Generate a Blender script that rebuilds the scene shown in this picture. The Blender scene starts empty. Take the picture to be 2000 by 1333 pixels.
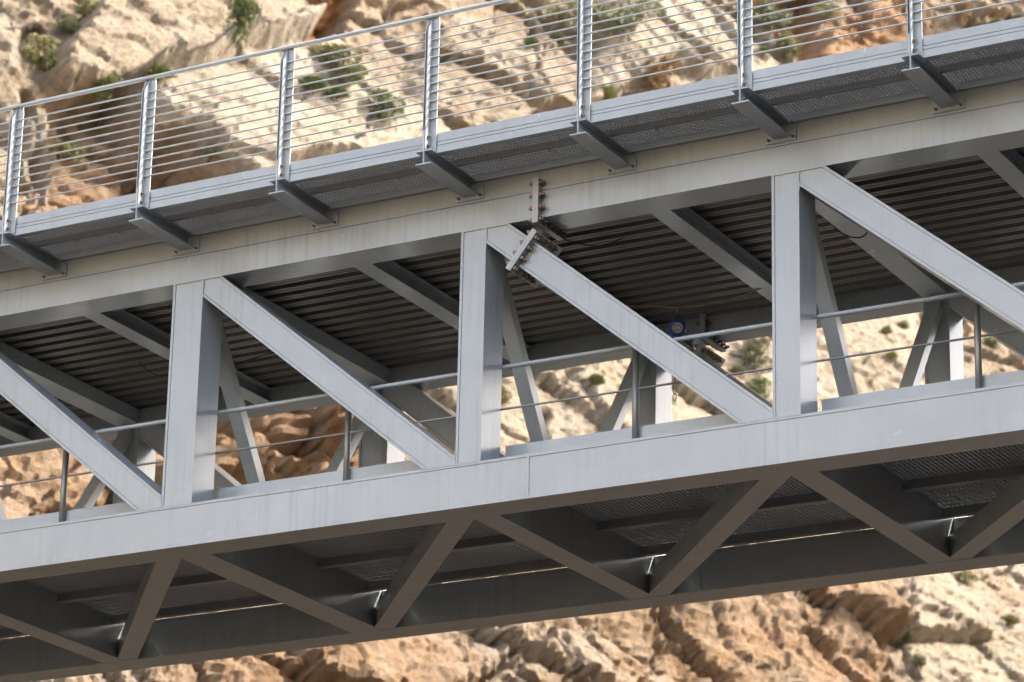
import bpy, math, random
import numpy as np
from mathutils import Vector, Matrix

random.seed(7)
RNG = np.random.default_rng(11)
S = bpy.context.scene
COL = S.collection

# ------------------------------------------------------------------ camera
CAM = np.array([18.0289, -25.3007, -8.6568])
CM = np.array([[0.87482, 0.484007, 0.020676],      # right
               [-0.143217, 0.299158, -0.943395],   # down
               [-0.462795, 0.822339, 0.331028]])   # forward
FPX = 6557.2                                        # focal length in photo pixels (2000 wide)
cd = bpy.data.cameras.new('Camera')
cam = bpy.data.objects.new('Camera', cd)
COL.objects.link(cam)
cam.matrix_world = Matrix(((CM[0][0], -CM[1][0], -CM[2][0], CAM[0]),
                           (CM[0][1], -CM[1][1], -CM[2][1], CAM[1]),
                           (CM[0][2], -CM[1][2], -CM[2][2], CAM[2]),
                           (0, 0, 0, 1)))
cd.sensor_width = 36
cd.lens = FPX * 36 / 2000
cd.clip_start = .5
cd.clip_end = 3000
cd.dof.use_dof = True
cd.dof.focus_distance = 31.0
cd.dof.aperture_fstop = 2.3
S.camera = cam

# ------------------------------------------------------------------ sky, sun, exposure
SUN = np.array([.60, .40, .69])
SUN /= np.linalg.norm(SUN)
elev = math.asin(SUN[2])
azim = math.atan2(SUN[0], SUN[1])                    # from +Y towards +X
w = bpy.data.worlds.new('World')
S.world = w
w.use_nodes = True
nt = w.node_tree
bg = nt.nodes['Background']
sky = nt.nodes.new('ShaderNodeTexSky')
sky.sky_type = 'NISHITA'
sky.sun_disc = False
sky.sun_elevation = elev
sky.sun_rotation = azim
sky.air_density = 1.0
sky.dust_density = 6.0
sky.ozone_density = .3
nt.links.new(sky.outputs[0], bg.inputs[0])
bg.inputs[1].default_value = .15
sd = bpy.data.lights.new('Sun', 'SUN')
sd.energy = 2.1
sd.angle = math.radians(.6)
sd.color = (1.0, .92, .80)
sun = bpy.data.objects.new('Sun', sd)
COL.objects.link(sun)
sun.rotation_euler = Vector(SUN).to_track_quat('Z', 'Y').to_euler()
sun.location = (40, 40, 40)
S.view_settings.view_transform = 'Standard'
S.view_settings.look = 'None'
S.view_settings.exposure = 1.9
S.view_settings.gamma = 1
S.view_settings.use_curve_mapping = False
S.cycles.max_bounces = 6
S.cycles.diffuse_bounces = 1


# ------------------------------------------------------------------ materials
def new_mat(name):
    m = bpy.data.materials.new(name)
    m.use_nodes = True
    t = m.node_tree
    return m, t, t.nodes['Principled BSDF']


def N(t, kind, **kw):
    n = t.nodes.new(kind)
    for k, v in kw.items():
        if k.startswith('_'):
            setattr(n, k[1:], v)
        else:
            n.inputs[k.replace('__', ' ')].default_value = v
    return n


def pos(t, scale):
    g = t.nodes.new('ShaderNodeNewGeometry')
    m = t.nodes.new('ShaderNodeMapping')
    m.inputs['Scale'].default_value = scale
    t.links.new(g.outputs['Position'], m.inputs['Vector'])
    return m.outputs['Vector']


def noise(t, scale, detail=4, rough=.55, vec=None, mp=(1, 1, 1)):
    n = N(t, 'ShaderNodeTexNoise', Scale=scale, Detail=detail, Roughness=rough)
    t.links.new(vec if vec is not None else pos(t, mp), n.inputs['Vector'])
    return n.outputs['Fac']


def ramp(t, fac, stops):
    r = t.nodes.new('ShaderNodeValToRGB')
    e = r.color_ramp.elements
    while len(e) < len(stops):
        e.new(.5)
    for x, (p, c) in zip(e, stops):
        x.position = p
        x.color = (*c, 1) if len(c) == 3 else c
    t.links.new(fac, r.inputs[0])
    return r.outputs[0]


def mix(t, fac, a, b, mode='MIX'):
    n = t.nodes.new('ShaderNodeMix')
    n.data_type = 'RGBA'
    n.blend_type = mode
    for sock, v in ((n.inputs[0], fac), (n.inputs[6], a), (n.inputs[7], b)):
        if isinstance(v, (int, float)):
            sock.default_value = v
        elif isinstance(v, tuple):
            sock.default_value = (*v, 1)
        else:
            t.links.new(v, sock)
    return n.outputs[2]


def bump(t, b, h, strength, dist):
    n = N(t, 'ShaderNodeBump', Strength=strength, Distance=dist)
    t.links.new(h, n.inputs['Height'])
    t.links.new(n.outputs[0], b.inputs['Normal'])


def paint(name, col, rough=.24, streak=.5, rust=.5):
    m, t, b = new_mat(name)
    a = noise(t, 1.3, 4, .6)
    c1 = ramp(t, a, [(.3, tuple(x * .93 for x in col)), (.7, tuple(x * 1.05 for x in col))])
    s = noise(t, 6.0, 5, .7, mp=(2.6, 2.6, .12))
    sr = ramp(t, s, [(.30, (1.04, 1.04, 1.03)), (.48, (1, 1, 1)), (.60, (.90, .90, .89)), (.72, (.80, .79, .77))])
    sk = noise(t, .9, 4, .6)
    skm = ramp(t, sk, [(.42, (.08 * streak,) * 3), (.62, (1.25 * streak,) * 3)])
    c2 = mix(t, skm, c1, sr, 'MULTIPLY')
    f = noise(t, 60, 3, .7)
    fr = ramp(t, f, [(.35, (.98, .98, .98)), (.65, (1.0, 1.0, 1.0))])
    c3 = mix(t, .6, c2, fr, 'MULTIPLY')
    g = noise(t, 5.5, 6, .75)
    gm = ramp(t, g, [(.70, (0, 0, 0)), (.86, (rust, rust, rust))])
    c4 = mix(t, gm, c3, (.34, .27, .20))
    t.links.new(c4, b.inputs['Base Color'])
    rr = noise(t, 3.0, 3, .6)
    rm = N(t, 'ShaderNodeMapRange')
    rm.inputs['To Min'].default_value = rough - .06
    rm.inputs['To Max'].default_value = rough + .10
    t.links.new(rr, rm.inputs['Value'])
    t.links.new(rm.outputs[0], b.inputs['Roughness'])
    b.inputs['IOR'].default_value = 1.65
    bump(t, b, noise(t, 9, 3, .5), .05, .004)
    return m


M = {}
M['paint'] = paint('grey_paint', (.535, .58, .592), .22, .75, 0.0)
M['weld'] = paint('weld_paint', (.52, .55, .535), .35, .3, .6)
M['paint2'] = paint('walkway_paint', (.54, .585, .595), .3, .4, .15)
M['cream'] = paint('cream_concrete', (.54, .545, .475), .7, .55, .7)
M['galv'] = paint('galvanised_steel', (.36, .36, .35), .42, .3, .3)
M['galv'].node_tree.nodes['Principled BSDF'].inputs['Metallic'].default_value = .55
M['grate'] = paint('grating_steel', (.36, .37, .37), .45, .2, .4)
M['grate2'] = paint('gangway_grating_steel', (.60, .62, .63), .5, .2, .4)
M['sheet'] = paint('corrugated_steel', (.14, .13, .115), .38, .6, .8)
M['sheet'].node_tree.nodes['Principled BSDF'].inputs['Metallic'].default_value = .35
M['bolt'] = paint('bolt_steel', (.26, .20, .15), .35, .2, 1.0)
M['bolt'].node_tree.nodes['Principled BSDF'].inputs['Metallic'].default_value = .5


def plain(name, col, rough=.6, var=.15, scale=20, metal=0):
    m, t, b = new_mat(name)
    a = noise(t, scale, 4, .6)
    c = ramp(t, a, [(.3, tuple(x * (1 - var) for x in col)), (.7, tuple(min(1, x * (1 + var)) for x in col))])
    t.links.new(c, b.inputs['Base Color'])
    b.inputs['Roughness'].default_value = rough
    b.inputs['Metallic'].default_value = metal
    return m


M['blue'] = plain('blue_plastic', (.025, .075, .27), .35)
M['disc'] = plain('label_print', (.45, .46, .48), .5, .6, 60)
M['white'] = plain('white_print', (.75, .75, .73), .5)
M['dark'] = plain('black_rubber', (.03, .03, .03), .6)
M['rope'] = plain('hemp_rope', (.36, .25, .13), .9, .3, 90)
M['stem'] = plain('woody_stem', (.16, .11, .07), .9, .3, 30)


def leafmat(name, col):
    m, t, b = new_mat(name)
    a = noise(t, 9, 3, .6)
    c = ramp(t, a, [(.3, tuple(x * .55 for x in col)), (.55, col), (.75, tuple(min(1, x * 1.5) for x in col))])
    t.links.new(c, b.inputs['Base Color'])
    b.inputs['Roughness'].default_value = .6
    b.inputs['Transmission Weight'].default_value = 0
    return m


M['green'] = leafmat('green_leaf', (.17,.21,.075))
M['grey_green'] = leafmat('grey_green_leaf', (.25,.26,.15))
M['olive'] = leafmat('olive_leaf', (.27,.26,.11))
M['rust'] = leafmat('rusty_leaf', (.34,.22,.10))
M['dusky'] = leafmat('dusky_leaf', (.17,.13,.115))


# ------------------------------------------------------------------ mesh helpers
class MB:
    def __init__(s):
        s.v, s.f = [], []

    def add(s, vs, fs):
        o = len(s.v)
        s.v += [tuple(map(float, p)) for p in vs]
        s.f += [tuple(i + o for i in f) for f in fs]
        return s

    def box(s, x0, x1, y0, y1, z0, z1):
        return s.add([(x0, y0, z0), (x1, y0, z0), (x1, y1, z0), (x0, y1, z0), (x0, y0, z1), (x1, y0, z1), (x1, y1, z1), (x0, y1, z1)],
                     [(0, 3, 2, 1), (4, 5, 6, 7), (0, 1, 5, 4), (1, 2, 6, 5), (2, 3, 7, 6), (3, 0, 4, 7)])

    def prism(s, poly, a0, a1, axis='y'):
        """polygon in the plane across axis, pushed along it"""
        n = len(poly)

        def P(p, a):
            if axis == 'y':
                return (p[0], a, p[1])
            if axis == 'x':
                return (a, p[0], p[1])
            return (p[0], p[1], a)
        vs = [P(p, a0) for p in poly] + [P(p, a1) for p in poly]
        fs = [tuple(range(n)), tuple(range(2 * n - 1, n - 1, -1))]
        fs += [(i, i + n, (i + 1) % n + n, (i + 1) % n) for i in range(n)]
        return s.add(vs, fs)

    def tube(s, pts, r, n=10, caps=True):
        pts = [Vector(p) for p in pts]
        rings = []
        up = Vector((0, 0, 1))
        for i, p in enumerate(pts):
            d = (pts[min(i + 1, len(pts) - 1)] - pts[max(i - 1, 0)]).normalized()
            u = d.cross(up if abs(d.z) < .95 else Vector((1, 0, 0))).normalized()
            v = d.cross(u).normalized()
            rr = r[i] if isinstance(r, (list, tuple)) else r
            rings.append([p + (u * math.cos(2 * math.pi * k / n) + v * math.sin(2 * math.pi * k / n)) * rr for k in range(n)])
        vs = [q for ring in rings for q in ring]
        fs = []
        for i in range(len(pts) - 1):
            for k in range(n):
                fs.append((i * n + k, i * n + (k + 1) % n, (i + 1) * n + (k + 1) % n, (i + 1) * n + k))
        if caps:
            fs.append(tuple(range(n - 1, -1, -1)))
            fs.append(tuple((len(pts) - 1) * n + k for k in range(n)))
        return s.add(vs, fs)

    def mesh(s, name, mat, smooth=False):
        me = bpy.data.meshes.new(name)
        me.from_pydata(s.v, [], s.f)
        me.materials.append(mat)
        import bmesh
        bm = bmesh.new()
        bm.from_mesh(me)
        bmesh.ops.recalc_face_normals(bm, faces=bm.faces)
        bm.to_mesh(me)
        bm.free()
        if smooth:
            me.shade_smooth()
        return me

    def build(s, name, mat, parent=None, smooth=False, **props):
        return link(name, s.mesh(name, mat, smooth), parent, **props)


def link(name, me, parent=None, loc=(0, 0, 0), rot=None, **props):
    o = bpy.data.objects.new(name, me)
    COL.objects.link(o)
    o.parent = parent
    o.location = loc
    if rot is not None:
        o.rotation_euler = rot
    for k, v in props.items():
        o[k] = v
    return o


def empty(name, loc=(0, 0, 0), **props):
    o = bpy.data.objects.new(name, None)
    COL.objects.link(o)
    o.location = loc
    o.empty_display_size = .2
    for k, v in props.items():
        o[k] = v
    return o


def clip(poly, x0, x1, z0, z1):
    def half(pl, f, inter):
        out = []
        for i in range(len(pl)):
            a, b = pl[i], pl[(i + 1) % len(pl)]
            if f(a):
                out.append(a)
            if f(a) != f(b):
                out.append(inter(a, b))
        return out

    def ix(x):
        return lambda a, b: (x, a[1] + (b[1] - a[1]) * (x - a[0]) / (b[0] - a[0]))

    def iz(z):
        return lambda a, b: (a[0] + (b[0] - a[0]) * (z - a[1]) / (b[1] - a[1]), z)
    poly = half(poly, lambda p: p[0] >= x0, ix(x0))
    poly = half(poly, lambda p: p[0] <= x1, ix(x1))
    poly = half(poly, lambda p: p[1] >= z0, iz(z0))
    return half(poly, lambda p: p[1] <= z1, iz(z1))


# ------------------------------------------------------------------ ground
def ground():
    n = 90
    xs = np.concatenate([-np.geomspace(400, 42, 12), np.linspace(-40, 40, n), np.geomspace(42, 400, 12)])
    X, Y = np.meshgrid(xs, xs, indexing='ij')
    Z = -10.4 + .25 * np.sin(X * .31 + 1) * np.cos(Y * .27) + .18 * np.sin(X * .9 + Y * .7) + RNG.normal(0, .04, X.shape)
    k = len(xs)
    v = np.stack([X, Y, Z], -1).reshape(-1, 3)
    i = np.arange(k * k).reshape(k, k)
    f = np.stack([i[:-1, :-1], i[1:, :-1], i[1:, 1:], i[:-1, 1:]], -1).reshape(-1, 4)
    me = bpy.data.meshes.new('ground')
    me.from_pydata(v.tolist(), [], f.tolist())
    m, t, b = new_mat('gorge_scrub_soil')
    a = noise(t, .5, 6, .6)
    c = ramp(t, a, [(.3, (.036, .029, .021)), (.55, (.064, .051, .037)), (.75, (.10, .08, .06))])
    t.links.new(c, b.inputs['Base Color'])
    b.inputs['Roughness'].default_value = .9
    bump(t, b, noise(t, 6, 6, .7), .6, .1)
    me.materials.append(m)
    o = link('ground', me, None, kind='structure', label='dark scrubby floor of the gorge below the bridge', category='ground')
    return m


def make_shade_wall(mat):
    # unseen opposite wall, added and shaped to shade the bridge but not the cliff
    t = np.linspace(0, 1, 26)
    ys = np.linspace(-130, 62, 70)
    X = 36 + 22 * t[None, :] ** 1.5 + 3 * np.sin(ys * .13)[:, None] + RNG.normal(0, .6, (70, 26))
    top = 66 * np.clip((60 - ys) / 8, 0, 1) ** .6
    top = top * (.35 + .65 * np.clip((ys + 40) / 25, 0, 1))
    Zz = -11 + (top[:, None] + 1 + 4 * np.sin(ys * .31)[:, None]) * t[None, :]
    # plateau behind the rim
    X = np.concatenate([X, X[:, -1:] + 30, X[:, -1:] + 160], 1)
    Zz = np.concatenate([Zz, Zz[:, -1:] + 1, Zz[:, -1:] - 5], 1)
    Yy = np.repeat(ys[:, None], X.shape[1], 1)
    v = np.stack([X, Yy, Zz], -1).reshape(-1, 3)
    na, nb = X.shape
    i = np.arange(na * nb).reshape(na, nb)
    f = np.stack([i[:-1, :-1], i[1:, :-1], i[1:, 1:], i[:-1, 1:]], -1).reshape(-1, 4)
    me = bpy.data.meshes.new('shade_wall')
    me.from_pydata(v.tolist(), [], f.tolist())
    me.materials.append(mat)
    link('shade_wall', me, None, kind='structure', label='unseen dark gorge wall added opposite to shade the bridge', category='shade_wall')


def bounce_slope():
    # unseen pale slope added behind the viewpoint to bounce sunlight onto the bridge front
    xs = np.linspace(-160, 130, 60)
    t = np.linspace(0, 1, 40)
    X, Tt = np.meshgrid(xs, t, indexing='ij')
    Y = -42 - 150 * Tt + 4 * np.sin(X * .07)
    Z = -11 + 88 * Tt + 3 * np.sin(X * .11 + 4 * Tt) + RNG.normal(0, .8, X.shape)
    v = np.stack([X, Y, Z], -1).reshape(-1, 3)
    i = np.arange(X.size).reshape(X.shape)
    f = np.stack([i[:-1, :-1], i[:-1, 1:], i[1:, 1:], i[1:, :-1]], -1).reshape(-1, 4)
    me = bpy.data.meshes.new('slope')
    me.from_pydata(v.tolist(), [], f.tolist())
    m, t_, b = new_mat('slope_bounce_pale')
    c = ramp(t_, noise(t_, .12, 6, .65), [(.3, (.38, .37, .345)), (.5, (.52, .515, .49)), (.7, (.60, .595, .57))])
    g_ = t_.nodes.new('ShaderNodeNewGeometry')
    sp = t_.nodes.new('ShaderNodeSeparateXYZ')
    t_.links.new(g_.outputs['Position'], sp.inputs[0])
    ad = N(t_, 'ShaderNodeMath', _operation='MULTIPLY_ADD')
    t_.links.new(noise(t_, .1, 5, .6), ad.inputs[0])
    ad.inputs[1].default_value = 14
    t_.links.new(sp.outputs[2], ad.inputs[2])
    mr = N(t_, 'ShaderNodeMapRange')
    mr.inputs['From Min'].default_value = 6.5
    mr.inputs['From Max'].default_value = 9.5
    t_.links.new(ad.outputs[0], mr.inputs['Value'])
    c = mix(t_, mr.outputs[0], (.075, .058, .040), c)  # foot coloured dark so that less light bounces onto the undersides
    t_.links.new(c, b.inputs['Base Color'])
    b.inputs['Roughness'].default_value = .95
    me.materials.append(m)
    link('slope', me, None, kind='structure', label='unseen pale slope added to bounce light onto the bridge, its foot darkened', category='slope')


make_shade_wall(ground())
bounce_slope()

# ------------------------------------------------------------------ cliff
CN = np.array([.85, -.25, .46])
CN /= np.linalg.norm(CN)
CP = CAM + 75 * CM[2]
T1 = np.cross([0, 0, 1], CN)
T1 /= np.linalg.norm(T1)
T2 = np.cross(CN, T1)


def project(P):
    q = (np.asarray(P) - CAM) @ CM.T
    return 1000 + FPX * q[..., 0] / q[..., 2], 666.5 + FPX * q[..., 1] / q[..., 2], q[..., 2]


def hash2(ix, iy, s):
    h = (ix.astype(np.int64) * 374761393 + iy.astype(np.int64) * 668265263 + s * 974634721) & 0x7fffffff
    h = ((h ^ (h >> 13)) * 1274126177) & 0x7fffffff
    h = ((h ^ (h >> 16)) * 2246822519) & 0x7fffffff
    return (h & 0xffffff) / float(0x1000000)


def vnoise(x, y, s):
    ix, iy = np.floor(x), np.floor(y)
    fx, fy = x - ix, y - iy
    fx = fx * fx * (3 - 2 * fx)
    fy = fy * fy * (3 - 2 * fy)
    a, b, c, d = hash2(ix, iy, s), hash2(ix + 1, iy, s), hash2(ix, iy + 1, s), hash2(ix + 1, iy + 1, s)
    return (a + (b - a) * fx) * (1 - fy) + (c + (d - c) * fx) * fy


def fbm(x, y, s, o=5, r=.5):
    t, a, n = 0, 1, 0
    for k in range(o):
        t = t + a * (vnoise(x, y, s + k * 17) - .5)
        n += a
        a *= r
        x, y = x * 2.03 + 3.1, y * 2.03 + 7.7
    return t / n * 2


def facets(x, y, s, tilt, off=1.0):
    """broken rock: each cell its own tilted plane; also the distance to the cell border"""
    ix, iy = np.floor(x), np.floor(y)
    d1 = np.full(x.shape, 9.)
    d2 = np.full(x.shape, 9.)
    h = np.zeros(x.shape)
    for dx in (-1, 0, 1):
        for dy in (-1, 0, 1):
            jx, jy = ix + dx, iy + dy
            cx, cy = jx + .1 + .8 * hash2(jx, jy, s), jy + .1 + .8 * hash2(jx, jy, s + 1)
            d = np.hypot(x - cx, y - cy)
            hh = off * (hash2(jx, jy, s + 2) - .5) * 2 + tilt * ((hash2(jx, jy, s + 3) - .5) * 2 * (x - cx) + (hash2(jx, jy, s + 4) - .5) * 2 * (y - cy))
            near = d < d1
            d2 = np.where(near, d1, np.minimum(d2, d))
            h = np.where(near, hh, h)
            d1 = np.where(near, d, d1)
    return h, d2 - d1


def inpoly(u, v, poly, soft):
    """1 inside, fading over soft pixels outside"""
    ins = np.zeros(u.shape, bool)
    dist = np.full(u.shape, 1e9)
    n = len(poly)
    for i in range(n):
        (x0, y0), (x1, y1) = poly[i], poly[(i + 1) % n]
        cond = ((y0 > v) != (y1 > v)) & (u < (x1 - x0) * (v - y0) / (y1 - y0 + 1e-9) + x0)
        ins ^= cond
        t = np.clip(((u - x0) * (x1 - x0) + (v - y0) * (y1 - y0)) / ((x1 - x0) ** 2 + (y1 - y0) ** 2), 0, 1)
        dist = np.minimum(dist, np.hypot(u - x0 - t * (x1 - x0), v - y0 - t * (y1 - y0)))
    return np.where(ins, 1., np.clip(1 - dist / soft, 0, 1))


def cliff():
    a = np.concatenate([-np.geomspace(90, 24.5, 14), np.linspace(-24, 46, 760), np.geomspace(46.8, 110, 12)])
    b = np.concatenate([-np.geomspace(60, 22, 12), np.linspace(-21.5, 35, 640), np.geomspace(36, 75, 10)])
    A, Bq = np.meshgrid(a, b, indexing='ij')
    base = CP + A[..., None] * T1 + Bq[..., None] * T2
    u, v, dep = project(base)
    dep_ok = dep > 5
    u = np.where(dep_ok, u, 9999)
    v = np.where(dep_ok, v, 9999)
    # visually even coordinates, turned so that one axis follows the bedding
    qx, qy = A * .5, Bq
    wx = fbm(qx * .35, qy * .35, 5, 6, .6) * .5
    wy = fbm(qx * .35, qy * .35, 95, 6, .6) * .5
    th = math.radians(-38)
    s = (qx * math.cos(th) + qy * math.sin(th)) + wx
    r = (-qx * math.sin(th) + qy * math.cos(th)) + wy
    h1, e1 = facets(s / 4.4, r / 3.0, 31, 1.5, .4)
    def turned(deg):
        t_ = math.radians(deg)
        return qx * math.cos(t_) + qy * math.sin(t_), -qx * math.sin(t_) + qy * math.cos(t_)
    s2, r2 = turned(-62)
    s3, r3 = turned(12)
    vary = 1 + .35 * fbm(qx * .22, qy * .22, 909, 3)
    h2, e2 = facets(s2 / 2.3 * vary + .5 * wx, r2 / 1.3 * vary + .5 * wy, 57, 1.7, .45)
    h3, e3 = facets(s3 / .60 * vary + .6 * wy, r3 / .50 * vary + .6 * wx, 83, 1.7, .55)
    h4, e4 = facets(s / .24 + wy, r / .17 + wx, 109, 1.2)
    f = fbm(s * 2.2, r * 3.4, 7, 5, .6)
    big = fbm(qx * .16, qy * .16, 201, 3)

    smooth = np.zeros(u.shape)      # how much of the broken relief is planed off
    lift = np.zeros(u.shape)
    orange = np.clip(fbm(qx * .3, qy * .3, 333, 4) * 1.3 - .35, 0, .6)
    pale = np.zeros(u.shape)
    rough = np.ones(u.shape)

    un = u + 22 * fbm(qx * .9, qy * .9, 401, 4)
    vn = v + 22 * fbm(qx * .9, qy * .9, 451, 4)

    def reg(poly, soft=14):
        return inpoly(un, vn, poly, soft)
    # pale slab behind the railing
    m = reg([(235, 175), (330, 165), (590, 95), (640, 170), (720, 215), (850, 300), (720, 360), (520, 345), (470, 375), (390, 330), (330, 270), (280, 262)], 8)
    smooth = np.maximum(smooth, .75 * m)
    lift += .9 * m
    pale = np.maximum(pale, m)
    # shaded recess under the slab's lower edge and the gully left of it
    m = reg([(120, 190), (235, 185), (275, 265), (330, 280), (470, 385), (400, 420), (250, 430), (170, 390)], 20)
    lift -= .7 * m
    orange = np.maximum(orange, .45 * m)
    # upper buttress
    m = reg([(110, 150), (180, 30), (330, -60), (560, -60), (596, 110), (330, 165), (230, 175)], 16)
    lift += .7 * m
    smooth = np.maximum(smooth, .45 * m)
    pale = np.maximum(pale, .35 * m)
    # orange hollow beside it
    m = reg([(575, 125), (560, -60), (720, -60), (705, 70), (655, 105)], 18)
    lift -= 1.3 * m
    orange = np.maximum(orange, 1.0 * m)
    m = reg([(660, 60), (740, -20), (850, 40), (800, 220), (700, 200)], 30)
    lift -= .5 * m
    # pillars and gap on the right
    m = reg([(1150, -60), (1330, -60), (1560, 140), (1470, 190), (1290, 130), (1150, 210)], 14)
    smooth = np.maximum(smooth, .6 * m)
    lift += .5 * m
    pale = np.maximum(pale, .75 * m)
    m = reg([(1470, -60), (1640, -60), (1620, 40), (1560, 130), (1510, 90)], 18)
    lift -= 1.7 * m
    orange = np.maximum(orange, .85 * m)
    m = reg([(1560, 30), (1780, 0), (1790, 110), (1590, 150)], 30)
    orange = np.maximum(orange, .6 * m)
    # middle face: pale and fairly smooth
    m = reg([(940, 690), (1520, 600), (1800, 560), (1780, 800), (1200, 880), (960, 890)], 30)
    smooth = np.maximum(smooth, .45 * m)
    pale = np.maximum(pale, .65 * m)
    # broken blocks below the deck
    m = reg([(400, 790), (640, 770), (720, 960), (430, 970)], 30)
    rough += 3.0 * m
    orange = np.maximum(orange, .5 * m)
    m = reg([(-60, 870), (320, 850), (320, 1040), (-60, 1050)], 30)
    rough += .8 * m
    orange = np.maximum(orange, .35 * m)
    # lower face: brown and lumpy
    m = reg([(200, 1270), (700, 1200), (1700, 1080), (1740, 1400), (100, 1400)], 30)
    rough += .45 * m
    orange = np.maximum(orange, (.35 + .5 * np.clip(fbm(qx * .8, qy * .8, 777, 4), -.5, .6)) * m)
    m = reg([(1745, 1090), (2080, 1040), (2080, 1400), (1780, 1400)], 16)
    smooth = np.maximum(smooth, .4 * m)
    pale = np.maximum(pale, .45 * m)

    # tall leaning pillars on the right
    hp, ep = facets(s2 / 7.0 + .4 * wx, r2 / 2.0 + .5 * wy, 71, 1.2, .6)
    mp = np.clip((u - 940) / 120, 0, 1) * np.clip((420 - v) / 120, 0, 1)
    lift += mp * (.42 * hp - .25 * np.exp(-(ep / .05) ** 2))
    k = 1 - smooth
    crack1 = np.exp(-(e1 / .022) ** 2)
    crack2 = np.exp(-(e2 / .03) ** 2)
    crack3 = np.exp(-(e3 / .07) ** 2)
    lump = fbm(qx * .55 + wx, qy * .55 + wy, 523, 7, .56)
    H = lift + .7 * big + (.3 + .7 * k) * .42 * lump + k * (.60 * h1 - .28 * crack1 * rough)
    H += (.35 + .65 * k) * (.17 * h2 * rough - .13 * crack2 * rough) + (.4 + .6 * k) * (.075 * h3 * rough - .06 * crack3 * rough)
    H += (.5 + .5 * k) * (.042 * h4 + .085 * f) + .05 * fbm(s * .9, r * 7, 611, 3)
    # a few named cracks and holes
    for pts, wd, dp in (([(60, 170), (110, 300), (150, 400)], 8, .9), ([(1046, 50), (1052, 120), (1068, 165)], 4, .5), ([(1745, 1090), (1757, 1180), (1762, 1260), (1785, 1340)], 4, .5),
                        ([(1071, 800), (1080, 835), (1072, 850)], 6, 1.2), ([(640, 330), (690, 270), (640, 200)], 3, .25), ([(30, 470), (90, 330), (40, 230)], 7, .5)):
        d = np.full(u.shape, 1e9)
        for (x0, y0), (x1, y1) in zip(pts[:-1], pts[1:]):
            t = np.clip(((un - x0) * (x1 - x0) + (vn - y0) * (y1 - y0)) / ((x1 - x0) ** 2 + (y1 - y0) ** 2), 0, 1)
            d = np.minimum(d, np.hypot(un - x0 - t * (x1 - x0), vn - y0 - t * (y1 - y0)))
        H -= dp * np.exp(-(d / wd) ** 2)
    H -= .5 * np.exp(-(((u - 1100) / 11) ** 2 + ((v - 745) / 13) ** 2))
    # away from the dense part keep it calm
    edge = np.clip((np.abs(A - 11) - 36) / 10, 0, 1) + np.clip((np.abs(Bq - 7) - 29) / 8, 0, 1)
    H = H * np.clip(1 - .5 * edge, .3, 1)
    P = base + H[..., None] * CN
    na, nb = A.shape
    i = np.arange(na * nb).reshape(na, nb)
    f4 = np.stack([i[:-1, :-1], i[1:, :-1], i[1:, 1:], i[:-1, 1:]], -1).reshape(-1, 4)
    me = bpy.data.meshes.new('cliff')
    me.vertices.add(na * nb)
    me.vertices.foreach_set('co', P.reshape(-1).astype(np.float32))
    me.loops.add(f4.size)
    me.loops.foreach_set('vertex_index', f4.reshape(-1).astype(np.int32))
    me.polygons.add(len(f4))
    me.polygons.foreach_set('loop_start', np.arange(0, f4.size, 4, dtype=np.int32))
    bounce_cut = np.clip((v + 60 * fbm(qx * .5, qy * .5, 888, 4) - 1420) / 50, 0, 1)  # unseen cliff foot, coloured near-black to cut bounce light under the bridge
    me.update(calc_edges=True)
    for nm, arr in (('ochre', orange), ('pale', pale), ('bounce_cut', bounce_cut)):
        at = me.attributes.new(nm, 'FLOAT', 'POINT')
        at.data.foreach_set('value', np.clip(arr, 0, 1).reshape(-1).astype(np.float32))
    m, t, bs = new_mat('limestone')
    ao = N(t, 'ShaderNodeAttribute', _attribute_name='ochre')
    ap = N(t, 'ShaderNodeAttribute', _attribute_name='pale')
    n1 = noise(t, .55, 7, .62)
    n2 = noise(t, 2.6, 7, .68)
    n3 = noise(t, 6.5, 8, .78)
    c = ramp(t, n1, [(.30, (.34, .265, .19)), (.46, (.44, .37, .285)), (.60, (.50, .44, .365)), (.75, (.41, .385, .34))])
    c2 = ramp(t, n2, [(.28, (.55, .46, .36)), (.45, (.88, .84, .78)), (.62, (1.0, .99, .97)), (.8, (1.12, 1.10, 1.06))])
    c = mix(t, .85, c, c2, 'MULTIPLY')
    c = mix(t, ap.outputs['Fac'], c, mix(t, .8, (.56, .505, .425), c2, 'MULTIPLY'))
    co = ramp(t, n2, [(.3, (.24, .10, .035)), (.5, (.38, .19, .075)), (.72, (.45, .29, .15))])
    c = mix(t, ao.outputs['Fac'], c, co)
    c3 = ramp(t, n3, [(.30, (.45, .38, .30)), (.44, (.88, .85, .80)), (.52, (1, 1, 1)), (.8, (1.08, 1.07, 1.05))])
    c = mix(t, .8, c, c3, 'MULTIPLY')
    st = noise(t, 1.1, 8, .72, mp=(1, 1, .45))
    sm = ramp(t, st, [(.59, (0, 0, 0)), (.72, (.6, .6, .6))])
    c = mix(t, sm, c, ramp(t, n2, [(.3, (.17, .12, .08)), (.7, (.30, .235, .17))]))
    asb = N(t, 'ShaderNodeAttribute', _attribute_name='bounce_cut')
    c = mix(t, asb.outputs['Fac'], c, ramp(t, n2, [(.3, (.03, .022, .014)), (.6, (.075, .055, .035)), (.8, (.14, .10, .07))]))
    t.links.new(c, bs.inputs['Base Color'])
    bs.inputs['Roughness'].default_value = .92
    bs.inputs['Specular IOR Level'].default_value = .2
    h = N(t, 'ShaderNodeMath', _operation='ADD')
    t.links.new(noise(t, 7, 9, .78), h.inputs[0])
    t.links.new(noise(t, 2.2, 6, .65), h.inputs[1])
    bump(t, bs, h.outputs[0], 1.0, .20)
    me.materials.append(m)
    me.shade_flat()
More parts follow.
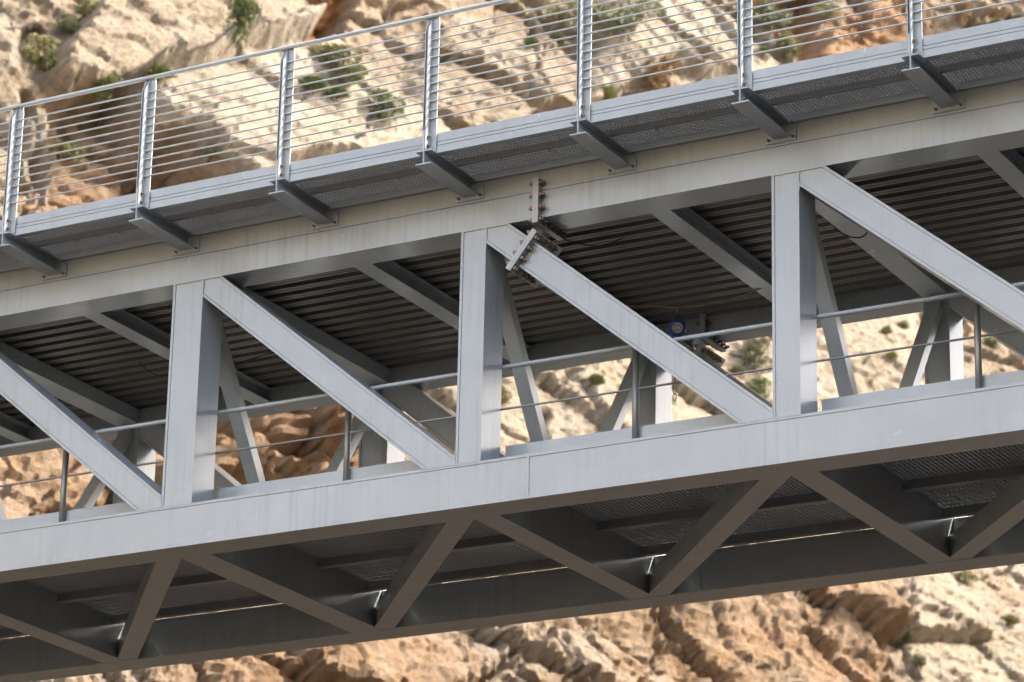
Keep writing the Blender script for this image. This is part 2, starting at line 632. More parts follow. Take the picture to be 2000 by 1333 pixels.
    link('cliff', me, None, kind='structure', label='pale limestone cliff with ochre hollows rising behind the bridge', category='cliff')
    return P.reshape(-1, 3)


CLIFF = cliff()
CU, CV, CD = project(CLIFF)


def on_cliff(u, v):
    """the cliff point seen at a place of the photograph, and its distance"""
    d = np.hypot(CU - u, CV - v) + np.where(CD < 5, 1e6, 0)
    near = np.where(d < 7)[0]
    if len(near) == 0:
        near = np.array([np.argmin(d)])
    k = near[np.argmin(CD[near])]
    return CLIFF[k], CD[k]


# ------------------------------------------------------------------ the bridge
L = 3.2
Z0, Z1, Z2 = .418, 2.695, 2.994          # top of bottom chord, underside and top of top chord
DP, WI = .3607, 3.5275                   # chord depth, inner face of the far truss
XA, XB = -20.0, 16.2                     # the bridge runs into the cliff on the left
PAN = list(range(-6, 6))
VX = {0: (-.030, .322), 1: (3.220, 3.488), 2: (6.407, 6.673)}
vx = lambda i: VX.get(i, (i * L + .005, i * L + .29))
bridge = empty('truss_footbridge', (0, 0, 0), label='grey painted steel truss footbridge with side walkway and wire railing', category='bridge')
T = .026                                 # plate thickness seen on edge
RC = .006                                # web plates sit this far back between the flange edges


G = .003                                 # open seam beside each flange


def chord(name, x0, x1, y0, y1, z0, z1):
    b = MB()
    b.prism([(y0, z0), (y1, z0), (y1, z0 + T), (y1 - RC, z0 + T), (y1 - RC, z1 - T), (y1, z1 - T), (y1, z1), (y0, z1), (y0, z1 - T), (y0 + .014, z1 - T), (y0 + .014, z1 - T - G), (y0 + RC, z1 - T - G), (y0 + RC, z0 + T + G), (y0 + .014, z0 + T + G), (y0 + .014, z0 + T), (y0, z0 + T)], x0, x1, 'x')
    return b.build(name, M['paint'], bridge)


XS = 4.045                               # bolted joint of the top chord
XW = 3.985                               # welded joint of the bottom chord
for y in (0, WI):
    chord('top_chord', XA, XS - .031, y, y + DP, Z1, Z2)
    chord('top_chord', XS + .031, XB, y, y + DP, Z1, Z2)
    chord('bottom_chord', XA, XW - .001, y, y + DP, 0, Z0)
    chord('bottom_chord', XW + .001, XB, y, y + DP, 0, Z0)
    b = MB()
    b.box(XW - .011, XW + .011, y - .002, y + .02, .0, Z0 + .002)
    b.box(XW - .011, XW + .011, y, y + DP, -.002, .02)
    b.build('weld_bead', M['paint'], bridge)


def member(name, y, poly_out, poly_webs, rect):
    """box member: flange strips proud, web plates set back"""
    b = MB()
    for pl in poly_out:
        c = clip(pl, *rect)
        if len(c) > 2:
            b.prism(c, y + .002, y + DP - .002)
    c = clip(poly_webs, *rect)
    b.prism(c, y + .002 + RC, y + DP - .002 - RC)
    return b.build(name, M['paint'], bridge)


def strip(u0, u1, l0, l1):
    """diagonal strip between an upper and a lower edge line -> outer flanges and web polygon"""
    u0, u1, l0, l1 = map(Vector, (u0, u1, l0, l1))
    d = (u1 - u0).normalized()
    n = Vector((-d.y, d.x))
    if n.dot(l0 - u0) > 0:
        n = -n                                     # n points from lower to upper
    U0, U1, L0, L1 = u0 - d * .6, u1 + d * .6, l0 - d * .6, l1 + d * .6
    t = n * T
    g = n * (T + G)
    return [[U0, U1, U1 - t, U0 - t], [L0 + t, L1 + t, L1, L0]], [U0 - g, U1 - g, L1 + g, L0 + g]


def V2(l):
    return [(p[0], p[1]) for p in l]


def splice(y, far):
    """bolted flange joints of the top chord and of the diagonal"""
    lo, hi = Z1 - .068, Z2 + .075
    for k, sx in enumerate((-1, 1)):
        b = MB()
        x0, x1 = (XS - .030, XS - .001) if sx < 0 else (XS + .001, XS + .030)
        b.box(x0, x1, y - .075, y + DP + .075, lo, hi)
        p = b.build('splice_plate', M['paint2'], bridge)
        pts = [(y - .042, Z1 - .032 + j * .121) for j in range(4)] + [(y + DP + .042, Z1 - .032 + j * .121) for j in range(4)] + [(y + .045 + j * .09, lo + .034) for j in range(4)]
        for (yy, zz) in pts:
            o = link('bolt', BOLT, p, (x1 if sx > 0 else x0, yy, zz), (0, math.pi / 2 * sx, 0))
    # diagonal
    c0, c1 = Vector((3.745, 2.227)), Vector((4.022, 2.573))
    ax = (c1 - c0).normalized()
    d = Vector((ax.y, -ax.x))
    for k in (0, 1):
        b = MB()
        o0 = d * (.001 + .030 * k)
        o1 = d * (.029 + .030 * k)
        b.prism([c0 + o0, c0 + o1, c1 + o1, c1 + o0], y - .075, y + DP + .075)
        p = b.build('splice_plate', M['paint2'], bridge)
        base = c0 + (o1 if k else o0)
        ang = math.atan2(d.y, d.x)
        ln = (c1 - c0).length
        pts = [(y - .042, .05 + j * (ln - .1) / 3) for j in range(4)] + [(y + .05 + j * .085, .04) for j in range(4)] + [(y + .05 + j * .085, ln - .04) for j in range(4)]
        for yy, s in pts:
            q = base + ax * s
            link('bolt', BOLT, p, (q.x, yy, q.y), (0, math.pi / 2 - ang + (0 if k else math.pi), 0))


def bolt_mesh(r=.027, h=.022, name='bolt'):
    b = MB()
    hexa = [(r * math.cos(math.pi / 3 * k), r * math.sin(math.pi / 3 * k)) for k in range(6)]
    b.prism([(r * 1.25 * math.cos(math.pi / 6 * k), r * 1.25 * math.sin(math.pi / 6 * k)) for k in range(12)], -.001, .005, 'z')
    b.prism(hexa, .005, .005 + h, 'z')
    b.prism([(r * .52 * math.cos(math.pi / 5 * k), r * .52 * math.sin(math.pi / 5 * k)) for k in range(10)], h, h + .028, 'z')
    return b.mesh(name, M['bolt'])


BOLT = bolt_mesh()
SBOLT = bolt_mesh(.013, .010, 'small_bolt')

for i in PAN:
    xl, xr = vx(i)
    for y in (0, WI):
        rect = (xl, xr, Z0 - .004, Z1 + .004)
        member('vertical_post', y, [[(xl, 0), (xl + T, 0), (xl + T, 3), (xl, 3)], [(xr - T, 0), (xr, 0), (xr, 3), (xr - T, 3)]], [(xl + T + G, 0), (xr - T - G, 0), (xr - T - G, 3), (xl + T + G, 3)], rect)
        if i == PAN[-1]:
            continue
        xn = vx(i + 1)[0]
        o = i * L
        outs, web = strip((o + .524, 2.700), (o + 3.195, .513), (o + .287, 2.545), (o + 2.838, .456))
        rect = (xr - .004, xn + .004, Z0 - .004, Z1 + .004)
        if i == 1:
            # cut at the bolted joint
            c0, c1 = Vector((3.745, 2.227)), Vector((4.022, 2.573))
            ax = (c1 - c0).normalized()
            d = Vector((ax.y, -ax.x))

            def cut(pl, keep):
                out = []
                pl = [Vector(p) for p in pl]
                off = .002 if keep < 0 else .058
                f = lambda p: ((p - c0).dot(d) - off) * keep
                for k in range(len(pl)):
                    A_, B_ = pl[k], pl[(k + 1) % len(pl)]
                    fa, fb = f(A_), f(B_)
                    if fa >= 0:
                        out.append(A_)
                    if (fa >= 0) != (fb >= 0):
                        out.append(A_ + (B_ - A_) * (fa / (fa - fb)))
                return V2(out)
            for keep in (-1, 1):
                member('diagonal_brace', y, [cut(p, keep) for p in outs], cut(web, keep), rect)
        else:
            member('diagonal_brace', y, [V2(p) for p in outs], V2(web), rect)
for y in (0, WI):
    splice(y, y > 0)

# weld beads at the nodes of the near truss
def bead(x0, x1, z0, z1):
    MB().box(x0, x1, -.003, .015, z0, z1).build('weld_bead', M['weld'], bridge)


for i in (-1, 0, 1, 2):
    xl, xr = vx(i)
    o = i * L
    bead(xl, o + .53, Z1 - .008, Z1 + .006)
    bead(xl, xr, Z0 - .006, Z0 + .007)
    bead(xr - .006, xr + .007, 2.50, Z1 - .009)
    xn = vx(i + 1)[0]
    bead(o + 2.885, xn - .001, Z0 - .006, Z0 + .007)
    bead(xn - .007, xn + .006, Z0 + .008, .54)


# cross beams, joists, sway braces and plan braces
for i in PAN:
    xl, xr = vx(i)
    ym = WI
    b = MB()
    t = .018
    b.prism([(xl + .002, Z1 + .002), (xr - .002, Z1 + .002), (xr - .002, Z1 + .002 + t), (xr - .006, Z1 + .002 + t), (xr - .006, 2.86), (xl + .006, 2.86), (xl + .006, Z1 + .002 + t), (xl + .002, Z1 + .002 + t)], DP - .01, ym + .01)
    b.build('deck_cross_beam', M['paint'], bridge)
    b = MB()
    b.prism([(xl + .002, .003), (xr - .002, .003), (xr - .002, .021), (xr - .007, .021), (xr - .007, .432), (xr - .002, .432), (xr - .002, .450), (xl + .002, .450), (xl + .002, .432), (xl + .007, .432), (xl + .007, .021), (xl + .002, .021)], DP - .01, ym + .01)
    b.build('bottom_cross_beam', M['paint'], bridge)
    # sway braces: a V standing on the middle of the bottom cross beam
    cx = (xl + xr) / 2 + .0
    x0, x1 = cx - .070, cx + .072
    for ln, th in ((((.21, 2.70), (1.655, .445)), .113), (((3.53, 2.70), (1.985, .445)), .100)):
        p0, p1 = Vector(ln[0]), Vector(ln[1])
        d = (p1 - p0).normalized()
        n = Vector((-d.y, d.x))
        if n.x < 0:
            n = -n
        b = MB()
        e = d * .06
        b.prism([p0 - e * 0, p1 + e, p1 + e + n * th, p0 + n * th], x0, x1, 'x')
        b.build('sway_brace', M['paint'], bridge)
    if i == PAN[-1]:
        continue
    o = i * L
    b = MB()
    jx0, jx1 = o + 1.80, o + 2.00
    jx0 += .02
    jx1 += .02
    jc = (jx0 + jx1) / 2
    b.prism([(jx0, Z1 + .003), (jx1, Z1 + .003), (jx1, Z1 + .018), (jc + .006, Z1 + .018), (jc + .006, 2.848), (jx1, 2.848), (jx1, 2.862), (jx0, 2.862), (jx0, 2.848), (jc - .006, 2.848), (jc - .006, Z1 + .018), (jx0, Z1 + .018)], DP - .01, ym + .01)
    b.build('deck_joist', M['paint'], bridge)
    # plan brace from the near node of the next panel to the far node of this one
    n1 = vx(i + 1)
    p = [Vector((n1[0] - .27, .352)), Vector((n1[0] + .03, .352)), Vector((xr + .16, WI + .01)), Vector((xr - .11, WI + .01))]
    b = MB()
    b.prism([(q.x, q.y) for q in p], .006, .225, 'z')
    b.build('plan_brace', M['paint'], bridge)

# corrugated deck sheets between the beams
NR = 16
pitch = (WI - DP) / NR


def sheet_profile():
    pts = []
    for k in range(NR):
        y = DP + k * pitch
        for f, z in ((0, 0), (.20, 0), (.215, .007), (.265, .007), (.28, 0), (.50, 0), (.60, .052), (.90, .052)):
            pts.append((y + f * pitch, 2.864 + z))
    pts.append((WI, 2.864))
    return pts


prof = sheet_profile()


def sheet(x0, x1):
    b = MB()
    up = [(y, z + .002) for y, z in prof]
    n = len(prof)
    vs = [(x0, y, z) for y, z in prof] + [(x1, y, z) for y, z in prof] + [(x0, y, z) for y, z in up] + [(x1, y, z) for y, z in up]
    fs = []
    for k in range(n - 1):
        fs.append((k, k + 1, n + k + 1, n + k))
        fs.append((2 * n + k, 3 * n + k, 3 * n + k + 1, 2 * n + k + 1))
    b.add(vs, fs)
    me = bpy.data.meshes.new('deck_sheet')
    me.from_pydata(b.v, [], b.f)
    me.materials.append(M['sheet'])
    link('deck_sheet', me, bridge)


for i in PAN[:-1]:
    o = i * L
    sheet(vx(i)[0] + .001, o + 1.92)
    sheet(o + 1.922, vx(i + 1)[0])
# slab and its cream edge panels
MB().box(XA, XB, .03, WI + DP - .03, 2.996, 3.30).build('deck_slab', M['cream'], bridge)
fx = XA
k = 0
while fx < XB:
    e = min(fx + .8, XB)
    for y0, y1 in ((.004, .028), (WI + DP - .028, WI + DP - .004)):
        MB().box(fx + .002, e - .002, y0 + .001 * (k % 2), y1, 2.9965, 3.30).build('edge_panel', M['cream'], bridge)
    fx = e
    k += 1

# ------------------------------------------------------------------ outrigger walkway (near side, and its twin on the far side)
YE, YF = -.892, -.782
WX = [3.318 + 1.6 * k for k in range(-14, 8)]


def make_bracket():
    b = MB()
    hw, tw, tf = .083, .006, .012
    zb, zt = 3.033, 3.174
    b.prism([(-hw, zb), (hw, zb), (hw, zb + tf), (tw, zb + tf), (tw, zt - tf), (hw, zt - tf), (hw, zt), (-hw, zt), (-hw, zt - tf), (-tw, zt - tf), (-tw, zb + tf), (-hw, zb + tf)], YE, -.015)
    br = b.mesh('walkway_bracket', M['paint2'])
    g = MB()
    g.prism([(YE, zt - .004), (YE, 3.365), (YE + .03, 3.39), (YE + .075, 3.39), (YE + .085, zt - .004)], -.016, -.004, 'x')
    p = MB()
    p.box(-.155, .137, -.018, .003, 2.993, 3.205)
    return br, g.mesh('gusset_plate', M['paint2']), p.mesh('end_plate', M['weld'])


BR = make_bracket()


def make_post():
    b = MB()
    # back plate, tapered at the head under the rail
    b.prism([(-.068, 3.190), (.074, 3.190), (.074, 4.46), (.066, 4.545), (-.060, 4.545), (-.068, 4.46)], YF - .016, YF - .006)
    # twin web plates towards the outside
    for x0, x1 in ((-.003, .008), (-.027, -.020)):
        b.prism([(YF - .015, 3.185), (YE + .012, 3.185), (YE + .012, 4.40), (YF - .028, 4.53), (YF - .015, 4.53)], x0, x1, 'x')
    return b.mesh('railing_post', M['paint2'])


PO = make_post()
RZ = [4.398 - .0888 * k for k in range(11)]
GX, GN = .034, 47


def make_grating(x0, x1, y0, y1, z0, z1, px=.034, py=.045, tb=.005, mat='grate'):
    b = MB()
    n = int(round((x1 - x0) / px))
    for k in range(n + 1):
        x = x0 + (x1 - x0) * k / n
        b.box(x - tb / 2, x + tb / 2, y0, y1, z0, z1)
    m = int(round((y1 - y0) / py))
    for k in range(m + 1):
        y = y0 + (y1 - y0) * k / m
        b.box(x0 - tb / 2, x1 + tb / 2, y - .003, y + .003, z0 + .008, z1 - .001)
    return b.mesh('grating_panel', M[mat])


GR = make_grating(.006, 1.594, YF + .012, -.012, 3.228, 3.279, .035, .052, .007)


def walkway(far):
    def place(name, me, x, par=bridge, **kw):
        o = link(name, me, par, (x, 0, 0), **kw)
        if far:
            o.location = (x, WI + DP, 0)
            o.rotation_euler = (0, 0, math.pi)
        return o
    rng = WX if not far else [x for x in WX if -10 < x < 14]
    for x in rng:
        o = place('walkway_bracket', BR[0], x)
        link('gusset_plate', BR[1], o)
        e = link('end_plate', BR[2], o)
        for sx, sz in ((-.125, 3.025), (.110, 3.025), (.112, 3.165), (-.128, 3.165)):
            link('bolt', SBOLT, o, (sx, -.016, sz), (math.pi / 2, 0, 0))
        p = place('railing_post', PO, x)
        for z in (3.235, 3.325):
            link('bolt', SBOLT, p, (.008, YF - .055, z), (0, math.pi / 2, 0))
        g = place('grating_panel', GR, x + (1.6 if far else 0))
        g['kind'] = 'stuff'

    def Y(y):
        return WI + DP - y if far else y

    def bar(name, x0, x1, y0, y1, z0, z1, mat='paint2'):
        ya, yb = sorted((Y(y0), Y(y1)))
        return MB().box(x0, x1, ya, yb, z0, z1).build(name, M[mat], bridge)
    xa, xb = rng[0] - .1, rng[-1] + .1
    # edge pieces in lengths, as on the real walkway
    cuts = [xa] + [c for c in np.arange(-18.2, 16, 3.2) if xa < c < xb] + [xb]
    for c0, c1 in zip(cuts[:-1], cuts[1:]):
        ya, yb, yc = Y(YF), Y(YF + .006), Y(YF + .07)
        b = MB()
        b.prism([(ya, 3.172), (yc, 3.172), (yc, 3.178), (yb, 3.178), (yb, 3.243), (ya, 3.243)], c0 + .0015, c1 - .0015, 'x')
        b.build('edge_angle', M['paint2'], bridge)
        bar('ledge_bar', c0 + .16, c1 + .158, YF + .002, YF + .012, 3.250, 3.279)
        bar('toe_board', c0 + .26, c1 + .255, YF + .004, YF + .011, 3.286, 3.370)
        bar('toe_board_bracket', c0 + .2, c1 + .19, YF + .0125, YF + .030, 3.225, 3.33)
    ya, yb, yc = Y(-.045), Y(-.052), Y(-.014)
    b = MB()
    b.prism([(yb, 3.155), (yb, 3.228), (ya, 3.228), (ya, 3.161), (yc, 3.161), (yc, 3.155)], xa, xb, 'x')
    b.build('inner_channel', M['paint2'], bridge)
    bar('walkway_stringer', xa, xb, -.44, -.40, 3.176, 3.227, 'grate')
    MB().tube([(xa, Y(YF - .03), 4.552), (xb, Y(YF - .03), 4.552)], .021, 12).build('handrail', M['paint2'], bridge, True)
    if not far:
        for z in RZ:
            MB().tube([(xa, YF - .030, z), (xb, YF - .030, z)], .0085, 8).build('guard_rail', M['paint2'], bridge, True)
        # grating clips
        for x in rng:
            for dx, yy in ((.55, -.42), (1.05, -.42)):
                b = MB()
                b.box(x + dx - .02, x + dx + .02, yy - .03, yy + .03, 3.168, 3.176)
                b.tube([(x + dx, yy, 3.150), (x + dx, yy, 3.225)], .008, 6)
                b.build('grating_clip', M['galv'], bridge)


walkway(False)
walkway(True)

# ------------------------------------------------------------------ gangway inside the truss
GY0, GY1 = .47, 3.49
for i in PAN[:-1]:
    x0, x1 = vx(i)[1] + .0, vx(i + 1)[0] + .0
    if -7 < i * L < 13:
        me = make_grating(x0 - .010, x1 - .004, GY0 + .01, GY1, .4525, .515, .046, .12, .017, 'grate2')
        g = link('gangway_grating', me, bridge)
        g['kind'] = 'stuff'
    for ya, yb in ((.50, .56), (2.29, 2.37), (3.26, 3.33)):
        b = MB()
        b.box(x0 - .02, x1 + .01, ya, yb, .362, .374)
        b.box(x0 - .02, x1 + .01, ya, ya + .010, .374, .4515)
        b.build('gangway_stringer', M['grate'], bridge)
    b = MB()
    b.box(x0 - .02, x1 + .01, 3.47, 3.522, .441, .4515)
    b.box(x0 - .02, x1 + .01, 3.516, 3.522, .4515, .50)
    b.build('gangway_glint_stop', M['grate'], bridge)  # angle added to narrow the slit and shrink the glints at the joints
    b = MB()
    b.box(x0 - .0, x1 + .0, GY0 - .012, GY0 - .004, .425, .690)
    b.build('gangway_toe_board', M['paint2'], bridge)
RY = .425
MB().tube([(XA, RY, 1.452), (XB, RY, 1.452)], .0215, 14).build('gangway_handrail', M['paint2'], bridge, True)
MB().tube([(XA, RY, 1.040), (XB, RY, 1.040)], .0105, 10).build('gangway_mid_rail', M['galv'], bridge, True)
for x in (-7.9, -4.75, -1.522, 1.784, 4.851, 8.155, 11.4, 14.5):
    p = MB().tube([(x, RY, .40), (x, RY, 1.45)], .031, 16).build('gangway_rail_post', M['galv'], bridge, True)
    MB().box(x - .05, x + .05, RY - .045, RY + .045, Z0 - .001, Z0 + .010).build('foot_plate', M['galv'], p)

# ------------------------------------------------------------------ things hung on the bridge
rp = [Vector((3.482, 2.6, 2.79)), Vector((3.58, 2.6, 2.758)), Vector((3.72, 2.6, 2.730)), Vector((3.9, 2.6, 2.70)), Vector((4.18, 2.6, 2.640)), Vector((4.40, 2.6, 2.625)), Vector((4.65, 2.6, 2.632)), Vector((4.9, 2.6, 2.655)), Vector((5.10, 2.6, 2.700))]
rope = MB().tube(rp, .008, 8).build('tie_rope', M['rope'], None, True, label='thin tan rope strung under the deck above the blue reel', category='rope')


def arrester():
    c = Vector((4.185, 2.6, 2.425))
    root = empty('fall_arrester', c, label='small round blue reel hanging from a rope under the deck', category='reel')
    # its face turned to where the gorge path runs
    q = Vector((.52, -.80, -.22)).to_track_quat('Z', 'Y').to_euler()

    def lathe(prof, mat, name, par, n=28):
        b = MB()
        vs, fs = [], []
        for r, z in prof:
            vs += [(r * math.cos(2 * math.pi * k / n), r * math.sin(2 * math.pi * k / n), z) for k in range(n)]
        for j in range(len(prof) - 1):
            for k in range(n):
                fs.append((j * n + k, j * n + (k + 1) % n, (j + 1) * n + (k + 1) % n, (j + 1) * n + k))
        fs.append(tuple(range(n - 1, -1, -1)))
        fs.append(tuple((len(prof) - 1) * n + k for k in range(n)))
        b.add(vs, fs)
        o = b.build(name, M[mat], par, False)
        o.rotation_euler = q
        return o
    h = lathe([(.072, -.045), (.086, -.036), (.090, -.01), (.090, .022), (.083, .036), (.060, .040)], 'blue', 'housing', root)
    for k in range(10):
        a = 2 * math.pi * k / 10
        b = MB()
        b.box(-.010, .010, -.009, .009, -.032, .030)
        o = b.build('rib', M['blue'], root)
        o.rotation_euler = q
        o.location = Matrix(q.to_matrix()) @ Vector((.090 * math.cos(a), .090 * math.sin(a), 0))
    lathe([(.052, .0395), (.052, .0425)], 'white', 'label_ring', root)
    lathe([(.046, .0420), (.046, .0440)], 'disc', 'label_disc', root)
    b = MB()
    b.prism([(-.030, -.012), (-.004, -.002), (.012, -.014), (.030, .002), (.012, .012), (-.002, .022), (-.014, .008), (-.030, .010)], .0435, .0450, 'z')
    o = b.build('emblem', M['white'], root)
    o.rotation_euler = q
    pts = [(.0, 0, .085), (-.016, 0, .105), (-.012, 0, .130), (.0, 0, .142), (.012, 0, .130), (.016, 0, .105), (.0, 0, .085)]
    MB().tube(pts, .006, 8).build('hook', M['dark'], root, True)
    MB().tube([(.0, 0, .138), (.003, 0, .18), (0, 0, .222)], .007, 8).build('lanyard', M['rope'], root, True)


arrester()


def carabiner():
    root = empty('snap_hook', (5.245, RY, 1.035), label='small steel snap hook clipped to the thin inner rail', category='hook')
    pts = []
    for k in range(17):
        a = 2 * math.pi * k / 16
        pts.append((.020 * math.sin(a) * (1 + .25 * math.cos(a)), .0, -.042 + .062 * math.cos(a)))
    MB().tube(pts, .0055, 8).build('hook_loop', M['galv'], root, True)
    pts = [(.016 * math.sin(2 * math.pi * k / 12), 0, -.130 + .036 * math.cos(2 * math.pi * k / 12)) for k in range(13)]
    MB().tube(pts, .005, 8).build('eye_loop', M['galv'], root, True)
    MB().box(-.006, .006, -.006, .006, .008, .060).build('webbing_tab', M['rope'], root)


carabiner()


def cable(name, pts, r, label):
    pts = [Vector(p) for p in pts]
    out = []
    for i in range(len(pts) - 1):
        p0, p1, p2, p3 = pts[max(i - 1, 0)], pts[i], pts[i + 1], pts[min(i + 2, len(pts) - 1)]
        for k in range(6):
            t = k / 6
            out.append(.5 * ((2 * p1) + (p2 - p0) * t + (2 * p0 - 5 * p1 + 4 * p2 - p3) * t * t + (3 * p1 - p0 - 3 * p2 + p3) * t ** 3))
    out.append(pts[-1])
    MB().tube(out, r, 6).build(name, M['dark'], None, True, label=label, category='cable')


cable('loose_cable', [(6.30, 1.35, 2.87), (6.42, 1.42, 2.675), (6.55, 1.5, 2.60), (6.68, 1.5, 2.62), (6.75, 1.45, 2.80), (6.80, 1.44, 2.868)], .007, 'black cable looped round the deck beam behind the steep brace')
cable('thin_cable', [(-2.0, 2.2, 2.868), (-1.7, 2.15, 2.66), (-1.2, 2.1, 2.60), (-.5, 2.05, 2.62), (.10, 2.05, 2.70)], .006, 'thin dark wire drooping below the shaded deck joist')
cable('tied_cable', [(3.70, .70, 2.866), (3.9, .9, 2.80), (4.1, 1.1, 2.79), (4.3, 1.2, 2.868)], .007, 'short dark cable tied up beneath the ribbed deck')


# ------------------------------------------------------------------ plants on the cliff
def leaf_mesh(n, rx, ry, rz, size, kind, seed):
    rg = random.Random(seed)
    b = MB()
    for k in range(n):
        if kind == 'tuft':
            # blades fanning out of the foot
            a = rg.uniform(0, 2 * math.pi)
            t = rg.uniform(0, 1) ** .6 * 1.15
            d = Vector((math.cos(a) * math.sin(t) * rx, math.sin(a) * math.sin(t) * ry, math.cos(t) * rz * 1.2))
            p = d * rg.uniform(.3, .95)
            d = d.normalized()
            ln, wd = size * rg.uniform(1.2, 2.4), size * rg.uniform(.16, .3)
        else:
            g = rg.randrange(9)
            r2 = random.Random(seed * 31 + g)
            c = Vector((r2.uniform(-.65, .65) * rx, r2.uniform(-.65, .65) * ry, r2.uniform(.0, 1.5) * rz))
            d = Vector((rg.gauss(0, 1), rg.gauss(0, 1), rg.gauss(.25, 1))).normalized()
            p = c + Vector((d.x * rx, d.y * ry, d.z * rz)) * .42 * rg.uniform(.35, 1) ** .5
            d = (d + Vector((rg.gauss(0, .6), rg.gauss(0, .6), rg.gauss(.3, .6)))).normalized()
            ln, wd = size * rg.uniform(.7, 1.4), size * rg.uniform(.3, .55)
        sd_ = d.cross(Vector((rg.gauss(0, 1), rg.gauss(0, 1), rg.gauss(0, 1)))).normalized() * wd
        q = p + d * ln
        m = p + d * ln * .5
        b.add([p, m + sd_, q, m - sd_], [(0, 1, 2, 3)])
    return b


def shrub(u, v, wpx, hpx, kind, mat, name, label, cat='shrub', group=None):
    P, dep = on_cliff(u, v + hpx * .35)
    P2, d2 = on_cliff(u, v)
    m = dep / FPX
    rx, rz = wpx * .72 * m, hpx * .68 * m
    P = Vector(P) - Vector(CN) * .04
    root = empty(name, P, label=label, category=cat)
    if group:
        root['group'] = group
    n = int(400 + min(1900, wpx * hpx * .5))
    sz = max(.05, min(.10, .15 * min(rx, rz)))
    seed = int(u * 7 + v * 13)
    b = leaf_mesh(n, rx, rx * .8, rz * .85, sz, kind, seed)
    ax = Vector((CN[0] * .55, CN[1] * .55 - .1, 1.0)).normalized()
    rot = ax.to_track_quat('Z', 'Y').to_euler()
    o = b.build('foliage', M[mat], root)
    o.rotation_euler = rot
    rg = random.Random(seed + 5)
    s = MB()
    for k in range(6):
        d = Vector((rg.uniform(-.6, .6) * rx, rg.uniform(-.5, .5) * rx, rz * rg.uniform(.6, 1.2)))
        s.tube([(0, 0, -.12), d * .5 + Vector((rg.uniform(-.05, .05), 0, 0)), d], [.022, .013, .005], 5)
    st = s.build('stem', M['stem'], root)
    st.rotation_euler = rot


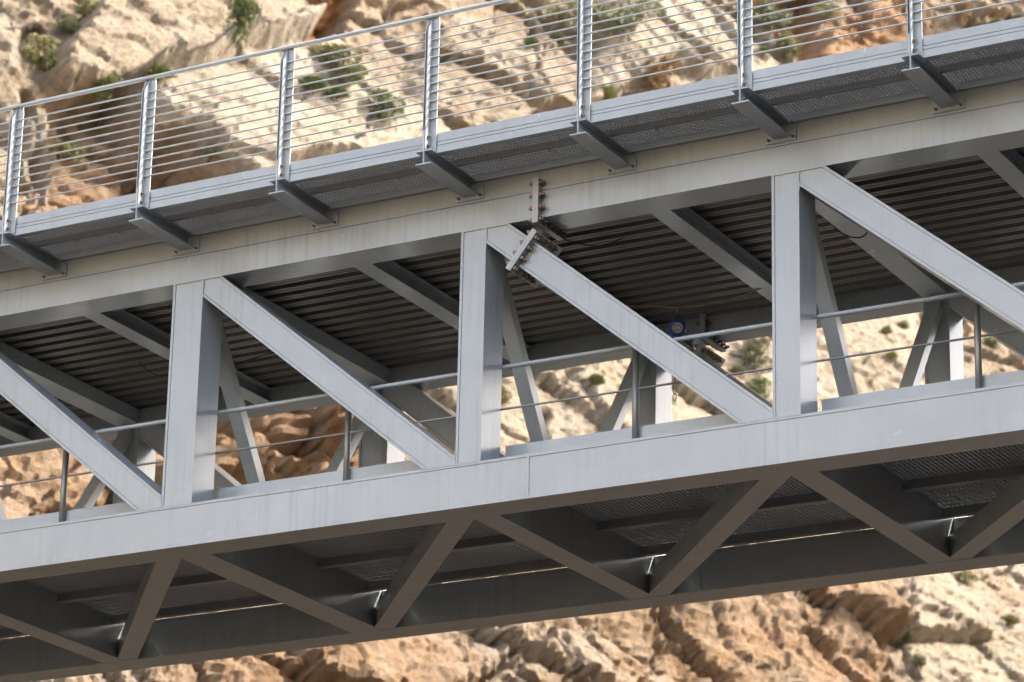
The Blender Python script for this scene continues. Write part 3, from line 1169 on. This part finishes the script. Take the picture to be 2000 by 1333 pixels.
SMALL = 'row of small green tufts above the walkway edge'
PL = [
    (466, 36, 44, 92, 'bush', 'green', 'hanging_shrub', 'long green shrub hanging down the pale buttress beside the orange hollow'),
    (312, 134, 62, 34, 'tuft', 'green', 'cushion_plant', 'dense round green cushion just above the walkway handrail on the buttress foot'),
    (190, 172, 58, 44, 'bush', 'green', 'shrub', 'dark green shrub in the shaded gully under the pale slab'),
    (72, 98, 62, 48, 'bush', 'olive', 'shrub', 'yellowish green shrub on the ledge of the tan face beside the gully'),
    (90, 128, 30, 40, 'bush', 'green', 'shrub', 'narrow dark shrub in the crack under the yellowish shrub'),
    (132, 52, 40, 52, 'tuft', 'grey_green', 'shrub', 'grey green tuft beside the dusky dry cushion'),
    (72, 54, 38, 34, 'tuft', 'dusky', 'dry_cushion', 'dusky purple dry cushion plant on the tan face beside the gully'),
    (170, 14, 50, 28, 'bush', 'olive', 'shrub', 'olive shrub above the grey green tuft on the tan face'),
    (655, 118, 92, 62, 'bush', 'olive', 'shrub', 'broad yellow green bush below the orange hollow'),
    (612, 160, 46, 50, 'tuft', 'green', 'cushion_plant', 'bright green tuft directly below the yellow green bush'),
    (656, 174, 40, 36, 'tuft', 'green', 'cushion_plant', 'smaller bright green tuft between the yellow bush and the slab crack'),
    (748, 210, 58, 46, 'bush', 'green', 'shrub', 'round green shrub at the lower end of the pale slab'),
    (418, 298, 46, 30, 'tuft', 'grey_green', 'shrub', 'small grey green plant in the middle of the pale slab'),
    (128, 296, 44, 36, 'bush', 'olive', 'shrub', 'olive shrub in the dark gully behind the railing'),
    (1204, 24, 110, 66, 'bush', 'grey_green', 'shrub', 'large grey green bush between the pale rock pillars'),
    (1100, 20, 60, 40, 'bush', 'olive', 'shrub', 'olive bush next to the large grey green bush'),
    (1280, 144, 92, 62, 'bush', 'rust', 'shrub', 'rusty brown bush at the foot of the pale pillars'),
    (1172, 178, 44, 54, 'tuft', 'olive', 'shrub', 'dry olive tuft next to the rusty bush'),
    (1095, 70, 30, 26, 'tuft', 'grey_green', 'shrub', 'small grey tuft near the thin vertical crack'),
    (1040, 78, 26, 34, 'tuft', 'green', 'shrub', 'small green tuft beside the thin vertical crack'),
    (1500, 30, 54, 62, 'bush', 'grey_green', 'shrub', 'grey green bush at the mouth of the brown hollow'),
    (1536, 90, 40, 52, 'bush', 'olive', 'shrub', 'olive bush on the slope under the brown hollow'),
    (1497, 95, 16, 15, 'tuft', 'green', 'small_tuft', 'tiny green tuft on the pale pillar below the grey green bush', 'tuft'),
    (1612, 20, 46, 26, 'bush', 'olive', 'shrub', 'flat olive bush on the orange rock outside the brown hollow'),
    (1869, 18, 30, 48, 'bush', 'rust', 'shrub', 'tall brownish bush on the pale rock above the walkway edge'),
    (1908, 46, 24, 18, 'tuft', 'green', 'small_tuft', 'small green tuft in the row of tufts beside the tall brownish bush', 'tuft', SMALL),
    (1938, 40, 20, 22, 'tuft', 'green', 'small_tuft', 'small green tuft in the row of tufts beside the tall brownish bush', 'tuft', SMALL),
    (1985, 30, 26, 24, 'tuft', 'green', 'small_tuft', 'small green tuft in the row of tufts beside the tall brownish bush', 'tuft', SMALL),
    (982, 770, 30, 40, 'bush', 'olive', 'shrub', 'olive shrub seen between a truss post and the leaning brace'),
    (1170, 738, 26, 30, 'tuft', 'green', 'small_tuft', 'small green tuft on the pale face between leaning brace and rail post', 'tuft'),
    (1478, 690, 44, 66, 'bush', 'grey_green', 'shrub', 'tall grey green bush seen through the truss beside the far bolted joint'),
    (1480, 752, 48, 40, 'bush', 'green', 'shrub', 'dark green bush below the tall grey green one'),
    (1446, 718, 24, 20, 'tuft', 'grey_green', 'shrub', 'small grey round plant beside the tall truss bush'),
    (1640, 606, 60, 34, 'bush', 'rust', 'shrub', 'dry brown bush just under the far top chord'),
    (1732, 640, 14, 24, 'tuft', 'olive', 'small_tuft', 'small olive tuft on the pale face seen inside the truss', 'tuft', 'small olive tufts seen inside the truss'),
    (1768, 630, 14, 20, 'tuft', 'olive', 'small_tuft', 'small olive tuft on the pale face seen inside the truss', 'tuft', 'small olive tufts seen inside the truss'),
    (1742, 690, 14, 16, 'tuft', 'olive', 'small_tuft', 'small olive tuft on the pale face seen inside the truss', 'tuft', 'small olive tufts seen inside the truss'),
    (1932, 662, 30, 22, 'bush', 'green', 'shrub', 'dark green shrub behind the far diagonal on the tan rock'),
    (1888, 1122, 40, 24, 'bush', 'olive', 'shrub', 'olive shrub just below the bridge on the grey lower slab'),
    (1765, 1238, 12, 26, 'tuft', 'green', 'shrub', 'thin green tuft in the crack of the lower face'),
    (1792, 1285, 24, 26, 'tuft', 'grey_green', 'shrub', 'grey tuft on the lower slab beside the long crack'),
    (1978, 1205, 30, 26, 'tuft', 'olive', 'shrub', 'faint olive tuft on the grey lower slab'),
]
for p in PL:
    shrub(*p)
